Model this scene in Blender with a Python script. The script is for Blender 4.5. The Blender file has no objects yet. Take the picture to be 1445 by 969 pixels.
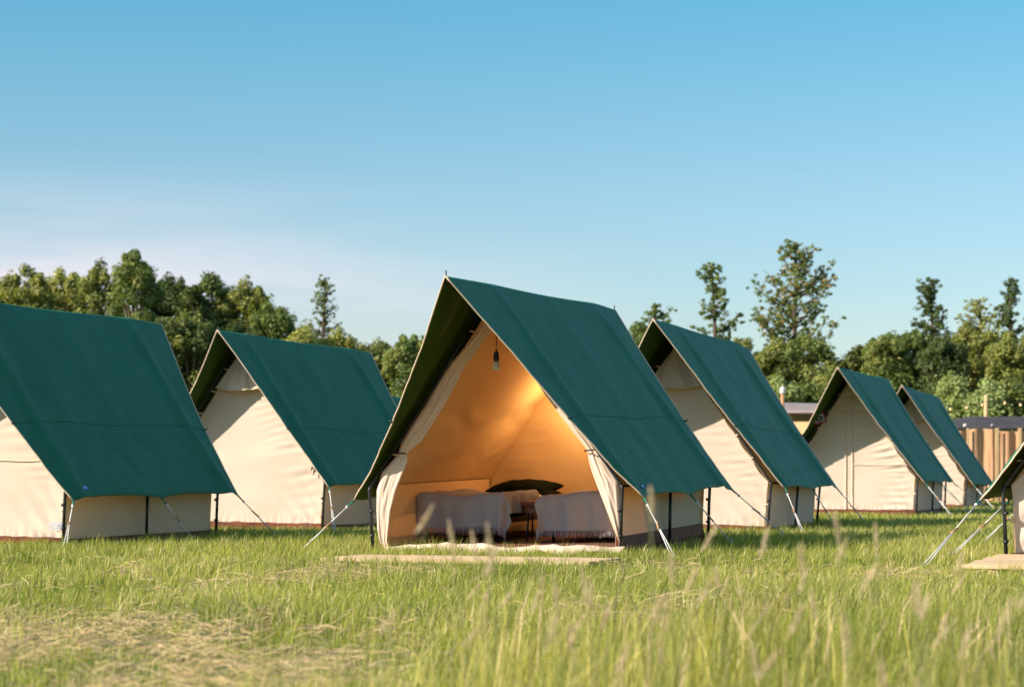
import bpy, bmesh, math, random
import numpy as np
from mathutils import Vector, Matrix, noise
R = math.radians
sc = bpy.context.scene
col = sc.collection

# ------------------------------------------------------------ camera
CH = .69
cam = bpy.data.cameras.new('camera'); cam_ob = bpy.data.objects.new('camera', cam); col.objects.link(cam_ob)
cam_ob.location = (0, 0, CH); cam_ob.rotation_euler = (R(90), 0, 0)
cam.sensor_width = 36; cam.lens = 3000/1445*36; cam.shift_y = .1249
cam.clip_end = 3000; cam.clip_start = .1
cam.dof.use_dof = True; cam.dof.focus_distance = 16; cam.dof.aperture_fstop = 3.5
sc.camera = cam_ob

# ------------------------------------------------------------ light
TRAVEL = Vector((1.286, .588, -.83)).normalized()
to_sun = -TRAVEL
EL = math.asin(to_sun.z); AZ = math.atan2(to_sun.x, to_sun.y)
world = bpy.data.worlds.new('World'); sc.world = world; world.use_nodes = True
nt = world.node_tree; nt.nodes.clear()
def wn(t, **k):
    n = nt.nodes.new(t)
    for a, b in k.items(): setattr(n, a, b)
    return n
sky = wn('ShaderNodeTexSky', sky_type='NISHITA', sun_disc=False)
sky.sun_elevation = EL; sky.sun_rotation = AZ % (2*math.pi)
sky.air_density = 1.0; sky.dust_density = .3; sky.ozone_density = 2.2
hs = wn('ShaderNodeHueSaturation'); hs.inputs['Saturation'].default_value = 1.0; hs.inputs['Hue'].default_value = .49
bg = wn('ShaderNodeBackground'); bg.inputs[1].default_value = .118
out = wn('ShaderNodeOutputWorld')
nt.links.new(sky.outputs[0], hs.inputs['Color'])
tcs = wn('ShaderNodeTexCoord'); sps = wn('ShaderNodeSeparateXYZ'); nt.links.new(tcs.outputs['Generated'], sps.inputs[0])
grad = wn('ShaderNodeValToRGB'); ge = grad.color_ramp.elements
ge[0].color = (.50, .535, .565, 1); ge[0].position = 0; ge[1].color = (1, 1, .95, 1); ge[1].position = .6
for pos, c in ((.07, (.515, .535, .555, 1)), (.13, (.485, .56, .585, 1)), (.17, (.41, .57, .595, 1)), (.215, (.31, .585, .62, 1)), (.32, (.55, .72, .74, 1))): e_ = ge.new(pos); e_.color = c
nt.links.new(sps.outputs[2], grad.inputs[0])
skm = wn('ShaderNodeMix', data_type='RGBA', blend_type='MULTIPLY'); skm.inputs[0].default_value = 1
nt.links.new(hs.outputs[0], skm.inputs[6]); nt.links.new(grad.outputs[0], skm.inputs[7])
# thin pink haze cloud low in the sky, to the left
tc = wn('ShaderNodeTexCoord'); sep = wn('ShaderNodeSeparateXYZ'); nt.links.new(tc.outputs['Generated'], sep.inputs[0])
mp = wn('ShaderNodeMapping'); mp.inputs['Scale'].default_value = (3, 3, 22); nt.links.new(tc.outputs['Generated'], mp.inputs[0])
ns = wn('ShaderNodeTexNoise'); ns.inputs['Scale'].default_value = 1.3; ns.inputs['Detail'].default_value = 3; nt.links.new(mp.outputs[0], ns.inputs[0])
def wmap(src, a, b, c, d):
    m = wn('ShaderNodeMapRange', interpolation_type='SMOOTHSTEP')
    for i, v in zip((1, 2, 3, 4), (a, b, c, d)): m.inputs[i].default_value = v
    nt.links.new(src, m.inputs[0]); return m.outputs[0]
def wmul(a, b):
    m = wn('ShaderNodeMath', operation='MULTIPLY'); nt.links.new(a, m.inputs[0]); nt.links.new(b, m.inputs[1]); return m.outputs[0]
cz = wmap(sep.outputs[2], .05, .15, 1, 0)
cx_ = wmap(sep.outputs[0], -.30, .10, 1, 0)
cn = wmap(ns.outputs[0], .38, .54, .42, 1)
mask = wmul(wmul(cz, cx_), cn)
mm = wn('ShaderNodeMath', operation='MULTIPLY'); mm.inputs[1].default_value = .95; nt.links.new(mask, mm.inputs[0])
mx = wn('ShaderNodeMix', data_type='RGBA'); mx.inputs[7].default_value = (5.0, 4.1, 4.4, 1)
nt.links.new(mm.outputs[0], mx.inputs[0]); nt.links.new(skm.outputs[2], mx.inputs[6])
nt.links.new(mx.outputs[2], bg.inputs[0]); nt.links.new(bg.outputs[0], out.inputs[0])
sun = bpy.data.lights.new('sun', 'SUN'); sun.energy = 4.5; sun.angle = R(.6); sun.color = (1, .885, .76)
sun_ob = bpy.data.objects.new('sun', sun); col.objects.link(sun_ob)
sun_ob.rotation_euler = TRAVEL.to_track_quat('-Z', 'Y').to_euler(); sun_ob.location = (-20, -10, 15)
sc.view_settings.view_transform = 'Standard'; sc.view_settings.look = 'None'
sc.view_settings.exposure = 1.0; sc.view_settings.gamma = 1
sc.render.engine = 'CYCLES'
sc.cycles.max_bounces = 10; sc.cycles.diffuse_bounces = 6; sc.cycles.transmission_bounces = 8; sc.cycles.transparent_max_bounces = 8

# ------------------------------------------------------------ materials
def mat(name, base, rough=.8, trans=None, tw=.3, var=None, scale=6, stretch=(1, 1, 1), bump=0, bscale=200, spec=.25, metal=0, attr=None):
    """diffuse-like principled, optionally mixed with a translucent lobe; var = second colour mixed by noise"""
    m = bpy.data.materials.new(name); m.use_nodes = True
    t = m.node_tree; P = t.nodes['Principled BSDF']; L = t.links.new
    P.inputs['Roughness'].default_value = rough; P.inputs['Specular IOR Level'].default_value = spec
    P.inputs['Metallic'].default_value = metal
    P.inputs['Base Color'].default_value = (*base, 1)
    csock = None
    tc = t.nodes.new('ShaderNodeTexCoord'); mp = t.nodes.new('ShaderNodeMapping'); mp.inputs['Scale'].default_value = stretch
    L(tc.outputs['Object'], mp.inputs[0])
    if attr:
        a = t.nodes.new('ShaderNodeAttribute'); a.attribute_name = attr; csock = a.outputs['Color']
    if var:
        n = t.nodes.new('ShaderNodeTexNoise'); n.inputs['Scale'].default_value = scale; n.inputs['Detail'].default_value = 6
        L(mp.outputs[0], n.inputs[0])
        mr = t.nodes.new('ShaderNodeMapRange'); mr.inputs[1].default_value = .35; mr.inputs[2].default_value = .65; L(n.outputs[0], mr.inputs[0])
        mi = t.nodes.new('ShaderNodeMix'); mi.data_type = 'RGBA'; mi.inputs[6].default_value = (*base, 1); mi.inputs[7].default_value = (*var, 1)
        L(mr.outputs[0], mi.inputs[0]); csock = mi.outputs[2]
    if csock: L(csock, P.inputs['Base Color'])
    if bump:
        n2 = t.nodes.new('ShaderNodeTexNoise'); n2.inputs['Scale'].default_value = bscale; n2.inputs['Detail'].default_value = 3
        L(mp.outputs[0], n2.inputs[0])
        b = t.nodes.new('ShaderNodeBump'); b.inputs['Strength'].default_value = bump; b.inputs['Distance'].default_value = .01
        L(n2.outputs[0], b.inputs['Height']); L(b.outputs[0], P.inputs['Normal'])
    if trans:
        tr = t.nodes.new('ShaderNodeBsdfTranslucent'); tr.inputs[0].default_value = (*trans, 1)
        if trans == 'attr': pass
        ms = t.nodes.new('ShaderNodeMixShader'); ms.inputs[0].default_value = tw
        if attr and csock:
            mu = t.nodes.new('ShaderNodeMix'); mu.data_type = 'RGBA'; mu.blend_type = 'MULTIPLY'; mu.inputs[0].default_value = 1
            L(csock, mu.inputs[6]); mu.inputs[7].default_value = (*trans, 1); L(mu.outputs[2], tr.inputs[0])
        L(P.outputs[0], ms.inputs[1]); L(tr.outputs[0], ms.inputs[2])
        L(ms.outputs[0], t.nodes['Material Output'].inputs[0])
    return m
M = {}
M['fly'] = mat('green_canvas', (.008, .125, .068), .62, (.035, .06, .008), .10, (.012, .15, .082), 3.0, (1, 1, 1), .12, 350, .35)
M['canvas'] = mat('cream_canvas', (.77, .63, .50), .9, (.95, .66, .42), .34, (.81, .67, .54), 2.5, (1, 1, 1), .1, 300, .1)
M['canvas2'] = mat('cream_flap_canvas', (.76, .61, .48), .9, (.9, .6, .36), .25, (.80, .65, .52), 4, (1, 1, 1), .1, 300, .1)
M['glow_tint'] = mat('glow_tinted_canvas', (.82, .53, .25), .9, (.88, .56, .25), .15, (.85, .57, .28), 2.5, bump=.1, bscale=300, spec=.1)  # inside of the cream canvas, warm interior glow put into its colour
M['fly_in'] = mat('olive_fly_lining', (.045, .085, .013), .8, spec=.1)
M['hem'] = mat('cream_tape', (.62, .48, .34), .8)
M['seam'] = mat('green_cord', (.012, .15, .10), .7)
M['mud'] = mat('brown_groundsheet', (.20, .062, .03), .7, var=(.12, .04, .025), scale=9, bump=.3, bscale=40)
M['black'] = mat('black_metal', (.012, .012, .014), .4, spec=.5)
M['steel'] = mat('steel', (.4, .4, .4), .35, metal=.9)
M['rope'] = mat('white_rope', (.72, .70, .68), .7, bump=.5, bscale=500)
M['slider'] = mat('varnished_wood', (.42, .22, .10), .5)
M['ties'] = mat('dark_cord', (.03, .025, .02), .8)
M['label'] = mat('blue_label', (.02, .16, .62), .6)
M['print'] = mat('blue_print', (.16, .30, .60), .8)
M['white'] = mat('white_thread', (.75, .78, .82), .8)
M['deck'] = mat('pale_pine', (.60, .44, .26), .75, var=(.50, .34, .18), scale=4, stretch=(.6, 12, 6), bump=.2, bscale=30)
M['rug'] = None
M['throw'] = mat('grey_throw', (.38, .36, .37), .95, (.3, .25, .25), .06, (.47, .45, .46), 5, (60, 1.5, 60), .5, 160, .05)
M['fringe'] = mat('grey_fringe', (.34, .32, .35), .95)
M['mattress'] = mat('mattress_ticking', (.55, .50, .46), .9)
M['pillow'] = mat('olive_pillowcase', (.006, .008, .004), .9, var=(.010, .012, .006), scale=7, bump=.3, bscale=60, spec=.03)
M['table'] = mat('brown_wood', (.30, .12, .06), .45, var=(.22, .08, .04), scale=4, stretch=(1, 14, 1))
M['bulb'] = mat('frosted_glass', (.92, .9, .86), .25, (.8, .75, .7), .4, spec=.5)
def rug_mat():
    m = bpy.data.materials.new('striped_rug'); m.use_nodes = True; t = m.node_tree; P = t.nodes['Principled BSDF']
    tc = t.nodes.new('ShaderNodeTexCoord'); w = t.nodes.new('ShaderNodeTexWave'); w.bands_direction = 'Y'; w.inputs['Scale'].default_value = 2.4; w.inputs['Distortion'].default_value = .4
    r = t.nodes.new('ShaderNodeValToRGB'); e = r.color_ramp.elements
    e[0].color = (.02, .012, .01, 1); e[1].color = (.20, .05, .03, 1); e[1].position = .7
    r.color_ramp.interpolation = 'CONSTANT'; e.new(.4).color = (.11, .025, .018, 1)
    t.links.new(tc.outputs['Object'], w.inputs[0]); t.links.new(w.outputs[0], r.inputs[0]); t.links.new(r.outputs[0], P.inputs['Base Color']); P.inputs['Roughness'].default_value = .95
    return m
M['rug'] = rug_mat()

# ------------------------------------------------------------ helpers
class MB:
    def __init__(s): s.v = []; s.f = []
    def add(s, v, f):
        o = len(s.v); s.v += [tuple(a) for a in v]; s.f += [tuple(i+o for i in q) for q in f]; return s
    def box(s, c, d, rz=0, bevel=0):
        cx, cy, cz = c; x, y, z = d[0]/2, d[1]/2, d[2]/2; ca, sa = math.cos(rz), math.sin(rz)
        vs = []
        for k in (-z, z):
            for (i, j) in ((-x, -y), (x, -y), (x, y), (-x, y)):
                vs.append((cx+i*ca-j*sa, cy+i*sa+j*ca, cz+k))
        return s.add(vs, [(3, 2, 1, 0), (4, 5, 6, 7), (0, 1, 5, 4), (1, 2, 6, 5), (2, 3, 7, 6), (3, 0, 4, 7)])
    def tube(s, pts, r, n=8, cap=True):
        pts = [Vector(p) for p in pts]; rs = r if isinstance(r, (list, tuple)) else [r]*len(pts)
        vs, fs = [], []
        d0 = (pts[1]-pts[0]).normalized(); up = Vector((0, 0, 1)) if abs(d0.z) < .9 else Vector((1, 0, 0))
        nx = d0.cross(up).normalized()
        for i, p in enumerate(pts):
            d = (pts[min(i+1, len(pts)-1)]-pts[max(i-1, 0)]).normalized()
            nx = (nx - d*nx.dot(d)).normalized(); ny = d.cross(nx)
            for k in range(n):
                a = 2*math.pi*k/n; vs.append(p+(nx*math.cos(a)+ny*math.sin(a))*rs[i])
        for i in range(len(pts)-1):
            for k in range(n):
                fs.append((i*n+k, i*n+(k+1) % n, (i+1)*n+(k+1) % n, (i+1)*n+k))
        if cap:
            fs.append(tuple(reversed(range(n)))); fs.append(tuple(range((len(pts)-1)*n, len(pts)*n)))
        return s.add(vs, fs)
    def lathe(s, c, prof, n=16):
        vs, fs = [], []
        for (r, z) in prof:
            for k in range(n):
                a = 2*math.pi*k/n; vs.append((c[0]+r*math.cos(a), c[1]+r*math.sin(a), c[2]+z))
        for i in range(len(prof)-1):
            for k in range(n): fs.append((i*n+k, i*n+(k+1) % n, (i+1)*n+(k+1) % n, (i+1)*n+k))
        fs.append(tuple(reversed(range(n)))); fs.append(tuple(range((len(prof)-1)*n, len(prof)*n)))
        return s.add(vs, fs)
    def grid(s, fn, nu, nv):
        vs = [fn(i/nu, j/nv) for j in range(nv+1) for i in range(nu+1)]
        fs = [(j*(nu+1)+i, j*(nu+1)+i+1, (j+1)*(nu+1)+i+1, (j+1)*(nu+1)+i) for j in range(nv) for i in range(nu)]
        return s.add(vs, fs)
    def build(s, name, material, parent=None, smooth=True, bevel=0):
        me = bpy.data.meshes.new(name); me.from_pydata(s.v, [], s.f); me.update()
        if smooth: me.polygons.foreach_set('use_smooth', [True]*len(me.polygons))
        me.materials.append(material)
        o = bpy.data.objects.new(name, me); col.objects.link(o)
        if parent: o.parent = parent
        if bevel:
            b = o.modifiers.new('bevel', 'BEVEL'); b.width = bevel; b.segments = 2; b.limit_method = 'ANGLE'
        return o
def tag(o, label=None, cat=None, group=None, kind=None):
    if label: o['label'] = label
    if cat: o['category'] = cat
    if group: o['group'] = group
    if kind: o['kind'] = kind
    return o
def empty(name, loc=(0, 0, 0), rz=0):
    o = bpy.data.objects.new(name, None); o.location = loc; o.rotation_euler = (0, 0, rz); o.empty_display_size = .2; col.objects.link(o); return o
def npmesh(name, V, F4=None, F3=None, material=None, cols=None, parent=None):
    """fast mesh from numpy arrays"""
    me = bpy.data.meshes.new(name)
    n4 = 0 if F4 is None else len(F4); n3 = 0 if F3 is None else len(F3)
    me.vertices.add(len(V)); me.vertices.foreach_set('co', np.ascontiguousarray(V, dtype=np.float32).ravel())
    loops = np.concatenate([a.ravel() for a in (F4, F3) if a is not None]).astype(np.int32)
    me.loops.add(len(loops)); me.loops.foreach_set('vertex_index', loops)
    st = np.concatenate([np.arange(n4)*4, n4*4+np.arange(n3)*3]).astype(np.int32)
    me.polygons.add(n4+n3); me.polygons.foreach_set('loop_start', st)
    me.update(calc_edges=True)
    if cols is not None:
        a = me.color_attributes.new('tint', 'FLOAT_COLOR', 'POINT'); a.data.foreach_set('color', np.ascontiguousarray(cols, dtype=np.float32).ravel())
    me.materials.append(material)
    o = bpy.data.objects.new(name, me); col.objects.link(o)
    if parent: o.parent = parent
    return o
rng = np.random.default_rng(11)
_perm = np.random.default_rng(5).random((256, 256))
def vnoise(x, y):
    xi = np.floor(x).astype(int); yi = np.floor(y).astype(int); fx = x-xi; fy = y-yi
    fx = fx*fx*(3-2*fx); fy = fy*fy*(3-2*fy)
    g = lambda i, j: _perm[i % 256, j % 256]
    return (g(xi, yi)*(1-fx)+g(xi+1, yi)*fx)*(1-fy)+(g(xi, yi+1)*(1-fx)+g(xi+1, yi+1)*fx)*fy
def fbm(x, y): return .5*vnoise(x, y)+.3*vnoise(x*2.1+7, y*2.1+3)+.2*vnoise(x*4.3+1, y*4.3+9)
def sstep(a, b, x): t = np.clip((x-a)/(b-a), 0, 1); return t*t*(3-2*t)
def wr(x, y, z): return noise.noise(Vector((x, y, z)))

# ------------------------------------------------------------ tents
# centre of the front sill, ground height, yaw/pitch/roll in degrees, ridge overhang, ridge back end, eave front and back, ridge height, eave half width, eave height
TENTS = [
 dict(c=(-.144, 18.476, -.008), yaw=19.8, pitch=1.06, roll=-.54, p=-1.088, r=3.655, ef=.011, eb=3.285, zr=2.324, hw=1.318, ez=.438, front='open', seed=3,
      label='cream and green ridge tent standing open, showing two beds and a hanging bulb', lk=[]),
 dict(c=(-5.231, 20.411, .02), yaw=20.77, pitch=.23, roll=.23, p=-.922, r=3.66, ef=-.17, eb=3.05, zr=2.33, hw=1.289, ez=.398, front='plain', seed=1,
      label='closed ridge tent cut off by the left edge, blue print low on its front'),
 dict(c=(-3.354, 26.08, .02), yaw=22.3, pitch=-.54, roll=.65, p=-.586, r=3.612, ef=-.144, eb=3.15, zr=2.365, hw=1.309, ez=.488, front='vent', seed=2,
      label='closed ridge tent with vent flap, between the left edge tent and the open tent'),
 dict(c=(1.896, 25.411, .02), yaw=19.3, pitch=-.44, roll=1.4, p=-1.015, r=3.859, ef=-.078, eb=3.256, zr=2.417, hw=1.377, ez=.489, front='vent', seed=4,
      label='closed ridge tent directly behind and right of the open tent, gap showing its frame'),
 dict(c=(5.482, 34.494, .02), yaw=20.16, pitch=0, roll=0, p=-.991, r=3.512, ef=-.096, eb=3.061, zr=2.317, hw=1.231, ez=.462, front='zip', seed=5,
      label='closed ridge tent with a tall centre seam and a red framed sign at its side'),
 dict(c=(7.787, 41.682, 0), yaw=19.9, pitch=-.8, roll=.7, p=-1.063, r=3.707, ef=-.115, eb=3.147, zr=2.328, hw=1.272, ez=.417, front='vent', seed=6,
      label='farthest tent of the right hand row, nearest to the reed fence'),
 dict(c=(4.97, 16.3, 0), yaw=20, pitch=0, roll=0, p=-1.0, r=3.6, ef=-.05, eb=3.15, zr=2.3, hw=1.33, ez=.44, front='plain', seed=7,
      label='tent at the right edge, only its near left corner and left ropes showing'),
 dict(c=(-3.6, 42.5, 0), yaw=20.2, pitch=0, roll=0, p=-1.0, r=3.6, ef=-.05, eb=3.15, zr=2.3, hw=1.33, ez=.44, front='vent', seed=8,
      label='distant tent of which only a sliver of green ridge shows behind the others'),
]
WZ = .58; AZ_ = 2.18; WX = 1.16; LN = 2.9       # wall height, inner apex, inner half width, length
GROUP = 'green and cream ridge tents pitched in rows'
def hwid(z):
    return WX - .03*(1-z/WZ) if z < WZ else WX*(AZ_-z)/(AZ_-WZ)
def slack(z, n=6):        # the canvas hangs in small scallops between its toggles
    if z < WZ: return .012*abs(math.sin(z/WZ*math.pi*2))
    t = (z-WZ)/(AZ_-WZ); return .035*abs(math.sin(t*math.pi*n))*(1-.3*t)
def two_toned(o, m, off=-1, on=True):      # a cloth of real thickness whose other face has its own material
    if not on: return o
    if off > 0: o.data.flip_normals()      # the face normals point out of the tent, the second material lies inside
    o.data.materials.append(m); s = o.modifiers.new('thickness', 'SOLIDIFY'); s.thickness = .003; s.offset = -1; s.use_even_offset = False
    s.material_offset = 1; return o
def make_tent(T):
    sd = T['seed']*7.31; ft = T['front']
    root = empty('ridge_tent', T['c']); root.rotation_mode = 'YXZ'
    root.rotation_euler = (R(T['pitch']), R(T['roll']), -R(T['yaw']))
    tag(root, T['label'], 'tent', GROUP)
    p, r, ef, eb, zr, hw, ez = [T[k] for k in ('p', 'r', 'ef', 'eb', 'zr', 'hw', 'ez')]
    def fly(s, u, v):      # s side, u ridge->eave, v front->back
        yr = p+(r-p)*v; ye = ef+(eb-ef)*v
        y = yr+(ye-yr)*u
        edge = 4*u*(1-u)
        y += .05*edge*(1-v)**6 - .05*edge*v**6
        z_r = zr-.014*math.sin(min(1, max(0, y/LN))*math.pi)-(.045*max(0, yr-LN)**1.3)-.004*max(0, -yr)
        sc_ = abs(math.sin(2*math.pi*v))**.8
        z_e = ez+.045*sc_; x_e = hw-.02*sc_
        x = x_e*u; z = z_r+(z_e-z_r)*u
        nx, nz = z_r-z_e, x_e; L = math.hypot(nx, nz); nx /= L; nz /= L
        ww = math.sin(math.pi*min(1, u*1.1))**.6 if u < .9 else 1
        off = .036*math.exp(-((y-.02)/.11)**2)+.038*math.exp(-((y-LN+.02)/.10)**2)+.010*math.exp(-((y-1.45)/.2)**2)
        off += -.016*math.sin(math.pi*u)
        d = .020*wr(y*1.3+u*1.2*s, u*.7, sd+s)+.011*wr(y*3.4+u*2.2, u*1.0, sd+5+s)*wr(y*.8, u*.6, sd+70)*3+.0022*wr(y*11-u*5, u*2.2, sd+9)+.003*wr(y*16, u*3, sd+12)*math.exp(-((u-.60)/.05)**2)
        d += .009*wr((y+u*2.4)*6, (y-u)*.8, sd+3)*math.exp(-((v-.1)/.25)**2)+.006*wr((y-u*1.6)*7, y*.5, sd+13)*math.exp(-((u-.8)/.2)**2)
        if abs(u-.62) < .02: d += -.003
        off = (off*min(1, u*6)+d*min(1, u*5))
        return (s*(x+nx*off), y, z+nz*off)
    def full(a, v):
        s = -1 if a < .5 else 1; return fly(s, abs(a-.5)*2, v)
    nu, nv = (110, 110) if T['c'][1] < 30 else (60, 70)
    fs = two_toned(MB().grid(full, nu, nv).build('fly_sheet', M['fly'], root), M['fly_in'])
    for v in (0, 1):
        for s in (-1, 1): MB().tube([Vector(fly(s, i/40, v)) for i in range(41)], .0075, 6).build('edge_tape', M['hem'], fs)
    for s in (-1, 1):
        pts = [Vector(fly(s, .62, j/60)) + Vector((s*.0015, 0, .0015)) for j in range(61)]
        MB().tube(pts, .0028, 5).build('seam', M['seam'], fs)
        for v in (0, 1):
            q = Vector(fly(s, .62, v)); MB().tube([q+Vector((0, -.015, 0)), q+Vector((s*.03, -.0, .012))], .009, 6).build('cord_knot', M['ties'], fs)
    # ridge pole pins
    for yv in (0, 1):
        q = Vector(fly(1, 0, yv)); MB().tube([q+Vector((0, .02*(1-2*yv), -.03)), q+Vector((0, .02*(1-2*yv), .045))], .006, 6).build('ridge_pin', M['black'], root)
    MB().tube([(0, p+.03, zr-.04), (0, r-.05, zr-.075)], .018, 8).build('ridge_pole', M['black'], root)
    # frame
    px = min(1.215, hw*(zr-.60)/(zr-ez)-.035); k_ = px/1.215
    for y in (-.035, LN+.03):
        for s in (-1, 1):
            MB().tube([(s*1.185*k_, y, -.06), (s*1.20*k_, y, .3), (s*px, y, .55), (s*(px-.012), y, .575)], .0155, 8).build('pole', M['black'], root)
            MB().tube([(s*px, y, .55), (s*(px-.02), y, .59), (s*px*.485, y, .59+(zr-.13-.59)*.5), (0, y, zr-.095)], .0135, 8).build('rafter', M['black'], root)
            for zz in (.14, .36): MB().tube([(s*1.188*k_, y-.0, zz-.012), (s*1.192*k_, y, zz+.012)], .023, 8).build('pole_clamp', M['black'], root)
    for s in (-1, 1):
        MB().tube([(s*1.205*k_, 1.45, -.06), (s*(px+.012), 1.45, .56)], .0155, 8).build('pole', M['black'], root)
        MB().tube([(s*px, -.035, .565), (s*px, LN+.03, .565)], .013, 8).build('eave_rail', M['black'], root)
    # canvas roof and side walls
    WX = px-.055
    def hwid(z): return WX-.03*(1-z/WZ) if z < WZ else WX*(AZ_-z)/(AZ_-WZ)
    for s in (-1, 1):
        def roof(u, v, s=s):
            y = .03+(LN-.03)*v; x = WX*u; z = AZ_+(WZ-AZ_)*u
            sag = .035*math.sin(math.pi*u)*math.sin(math.pi*v)+.012*math.sin(math.pi*u)
            d = .012*wr(u*2, y*1.1, sd+20)+.006*wr(u*9+y*.6, y*1.5, sd+22)
            e = u*(1-u)*4
            if u > .7: d += .010*math.sin(u*60+wr(y*2, u*2, sd)*5)*math.exp(-((u-.88)/.1)**2)*(.5+wr(y*1.1, 1, sd+4))
            if ft == 'open': d += .045*wr((u*3.4+y*.35)*1.5, y*.8, sd+71)+.018*math.sin(u*22+wr(y*1.2, u*2, sd+5)*5)*math.exp(-((u-.62)/.06)**2)
            dd = -sag*1.2+d*e
            return (s*(x+.81*dd), y, z+.58*dd)
        rf_ = MB().grid(roof, 70, 60).build('canvas_roof', M['canvas'], root)
        two_toned(rf_, M['glow_tint'], -s, ft == 'open')
        def wall(u, v, s=s):
            y = .03+(LN-.06)*v; z = .035+(WZ-.035)*(1-u)
            d = .018*math.sin(math.pi*u)*wr(y*1.1, z*1.5, sd+30+s)+.02*math.sin(math.pi*u)*wr((y*1.2+z*3.2), (z-y*.3)*.8, sd+33+s)
            d += .008*wr(y*7, z*2, sd+35)*u
            sc_ = -.01*abs(math.sin(y/LN*math.pi*4))*(1-u)
            return (s*(WX-.03*u+d+sc_), y, z)
        two_toned(MB().grid(wall, 30, 90).build('side_wall', M['canvas'], root), M['glow_tint'], -s, ft == 'open')
        def flap(u, v, s=s):
            y = .02+(LN-.04)*v; z = .045-.12*u
            return (s*(WX-.045+.06*u+.02*u*wr(y*6, u, sd)), y, z+.01*u*wr(y*9, 2, sd))
        MB().grid(flap, 5, 60).build('mud_flap', M['mud'], root)
    def gable(u, v, y0, w=1., sl=1.):
        z = .03+(AZ_-.04)*v; a = 2*u-1
        hwz = hwid(z); x = a*max(.001, hwz-slack(z)*sl+(1-sl)*.012)
        e = min(1, (hwz-abs(x))/.18)
        d = .02*wr(x*.9, z*.9, sd+40)*e+.006*wr(x*2.5, z*5, sd+41)*e
        if sl == 0: d += (.03*wr((x+z)*1.8, (z-x)*.5, sd+47)+.02*wr((x-z*.8)*2.6, z*.6, sd+48))*e
        # tension folds fanning out from the toggles, diagonal folds near the bottom corners
        ed = hwz-abs(x)
        d += w*.007*math.sin(z*42+wr(x*1.2, z*1.5, sd+2)*7)*math.exp(-(ed/.38)**2)*e*(.6+wr(x, z*2, sd+8))
        if z > WZ: d += w*.0045*math.sin(z*64-abs(x)*9+wr(x*1.5, z*2, sd+6)*6)*math.exp(-((ed-.12)/.3)**2)*e
        cx_ = abs(x)-WX; dd = math.hypot(cx_, z-.1)
        d += .022*math.sin((z+abs(x))*24+2*wr(x, z, sd))*math.exp(-(dd/.42)**2)*e
        d += .016*wr((z*1.0+x*.8)*3.0, (z-x)*.6, sd+44)*math.exp(-((z-.3)/.3)**2)*e
        # gathered hem at the bottom
        d += .006*math.sin(x*70+wr(x*5, z*3, sd)*6)*math.exp(-(z-.05)/.06)
        return (x, y0+d-.0*z, z)
    def mudfront(y0, a0, a1):
        def f(u, v):
            x = a0+(a1-a0)*u
            return (x, y0-.02+.02*v+.02*wr(x*5, v, sd+50), .055-.14*v+.012*wr(x*7, v*2, sd+51))
        return MB().grid(f, 70, 5)
    # back wall
    two_toned(MB().grid(lambda u, v: gable(u, v, LN-.02, .5, 0.), 60, 80).build('back_wall', M['canvas'], root), M['glow_tint'], 1, ft == 'open')
    mudfront(LN-.0, -WX, WX).build('mud_flap', M['mud'], root)
    zs_t = [WZ+(AZ_-WZ)*k/6 for k in range(0, 6)]
    if ft != 'open':
        fw = MB().grid(lambda u, v: gable(u, v, .05, 1.7 if ft == 'zip' else .65), 110, 150).build('front_wall', M['canvas'], root)
        mudfront(.045, -WX, WX).build('mud_flap', M['mud'], root)
        if ft == 'vent':
            zb = 1.70
            def vf(u, v):
                a = 2*u-1; z = AZ_-.02-(AZ_-.02-zb)*v
                hz = max(.004, hwid(z)-.008); x = a*hz
                z -= .035*(1-a*a)*v
                fold = .010*math.cos(a*9+wr(a*2, v, sd)*3)*v+.008*wr(a*5, v*2, sd+61)*v
                return (x, .03-.12*v*(1-.6*a*a)+fold*1.6, z)
            vo = MB().grid(vf, 50, 30).build('vent_flap', M['canvas2'], root)
            pts = [Vector(vf(i/40, 1)) for i in range(41)]
            MB().tube(pts, .011, 6).build('flap_hem', M['hem'], vo)
        if ft == 'zip':
            for xx in (-.075, .03):
                def strip(u, v, xx=xx):
                    z = .06+(2.02-.06)*v; x = xx+.028*(u-.5)+.008*wr(z*3, xx, sd)
                    q = gable((x/max(.02, hwid(z)-slack(z))+1)/2, (z-.03)/(AZ_-.04), .05, 1.7)
                    return (x, q[1]-.012-.012*math.sin(math.pi*u), z)
                MB().grid(strip, 6, 90).build('zip_placket', M['canvas2'], root)
        if ft in ('zip', 'plain'):
            def hseam(t):
                x = (.05+1.04*t) if ft == 'zip' else (-1.08+2.14*t)
                z = .775+.01*wr(x*3, 0, sd); q = gable((x/(hwid(z)-slack(z))+1)/2, (z-.03)/(AZ_-.04), .05, 1.7 if ft == 'zip' else .65)
                return Vector((x, q[1]-.007, z))
            MB().tube([hseam(i/60) for i in range(61)], .007, 6).build('cross_seam', M['hem'], root)
        if T['seed'] == 2:      # tie toggle of the door
            MB().tube([(.98, .03, .70), (1.0, -.0, .74), (1.03, .01, .70), (1.02, .0, .64)], .008, 5).build('door_tie', M['ties'], root)
    for s in (-1, 1):
        for z in zs_t[1:]+[.3]:
            x = hwid(z)
            MB().tube([(s*(x-.015), .04, z), (s*(x+.02), .0, z+.012), (s*(x+.035), -.022, z+.014)], [.013, .009, .005], 5).build('toggle', M['hem'], root)
    # guy lines
    gl = T.get('gl') or [((1.70, -.45), 0), ((1.68, 1.8), .5), ((1.75, 3.75), 1)]
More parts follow.
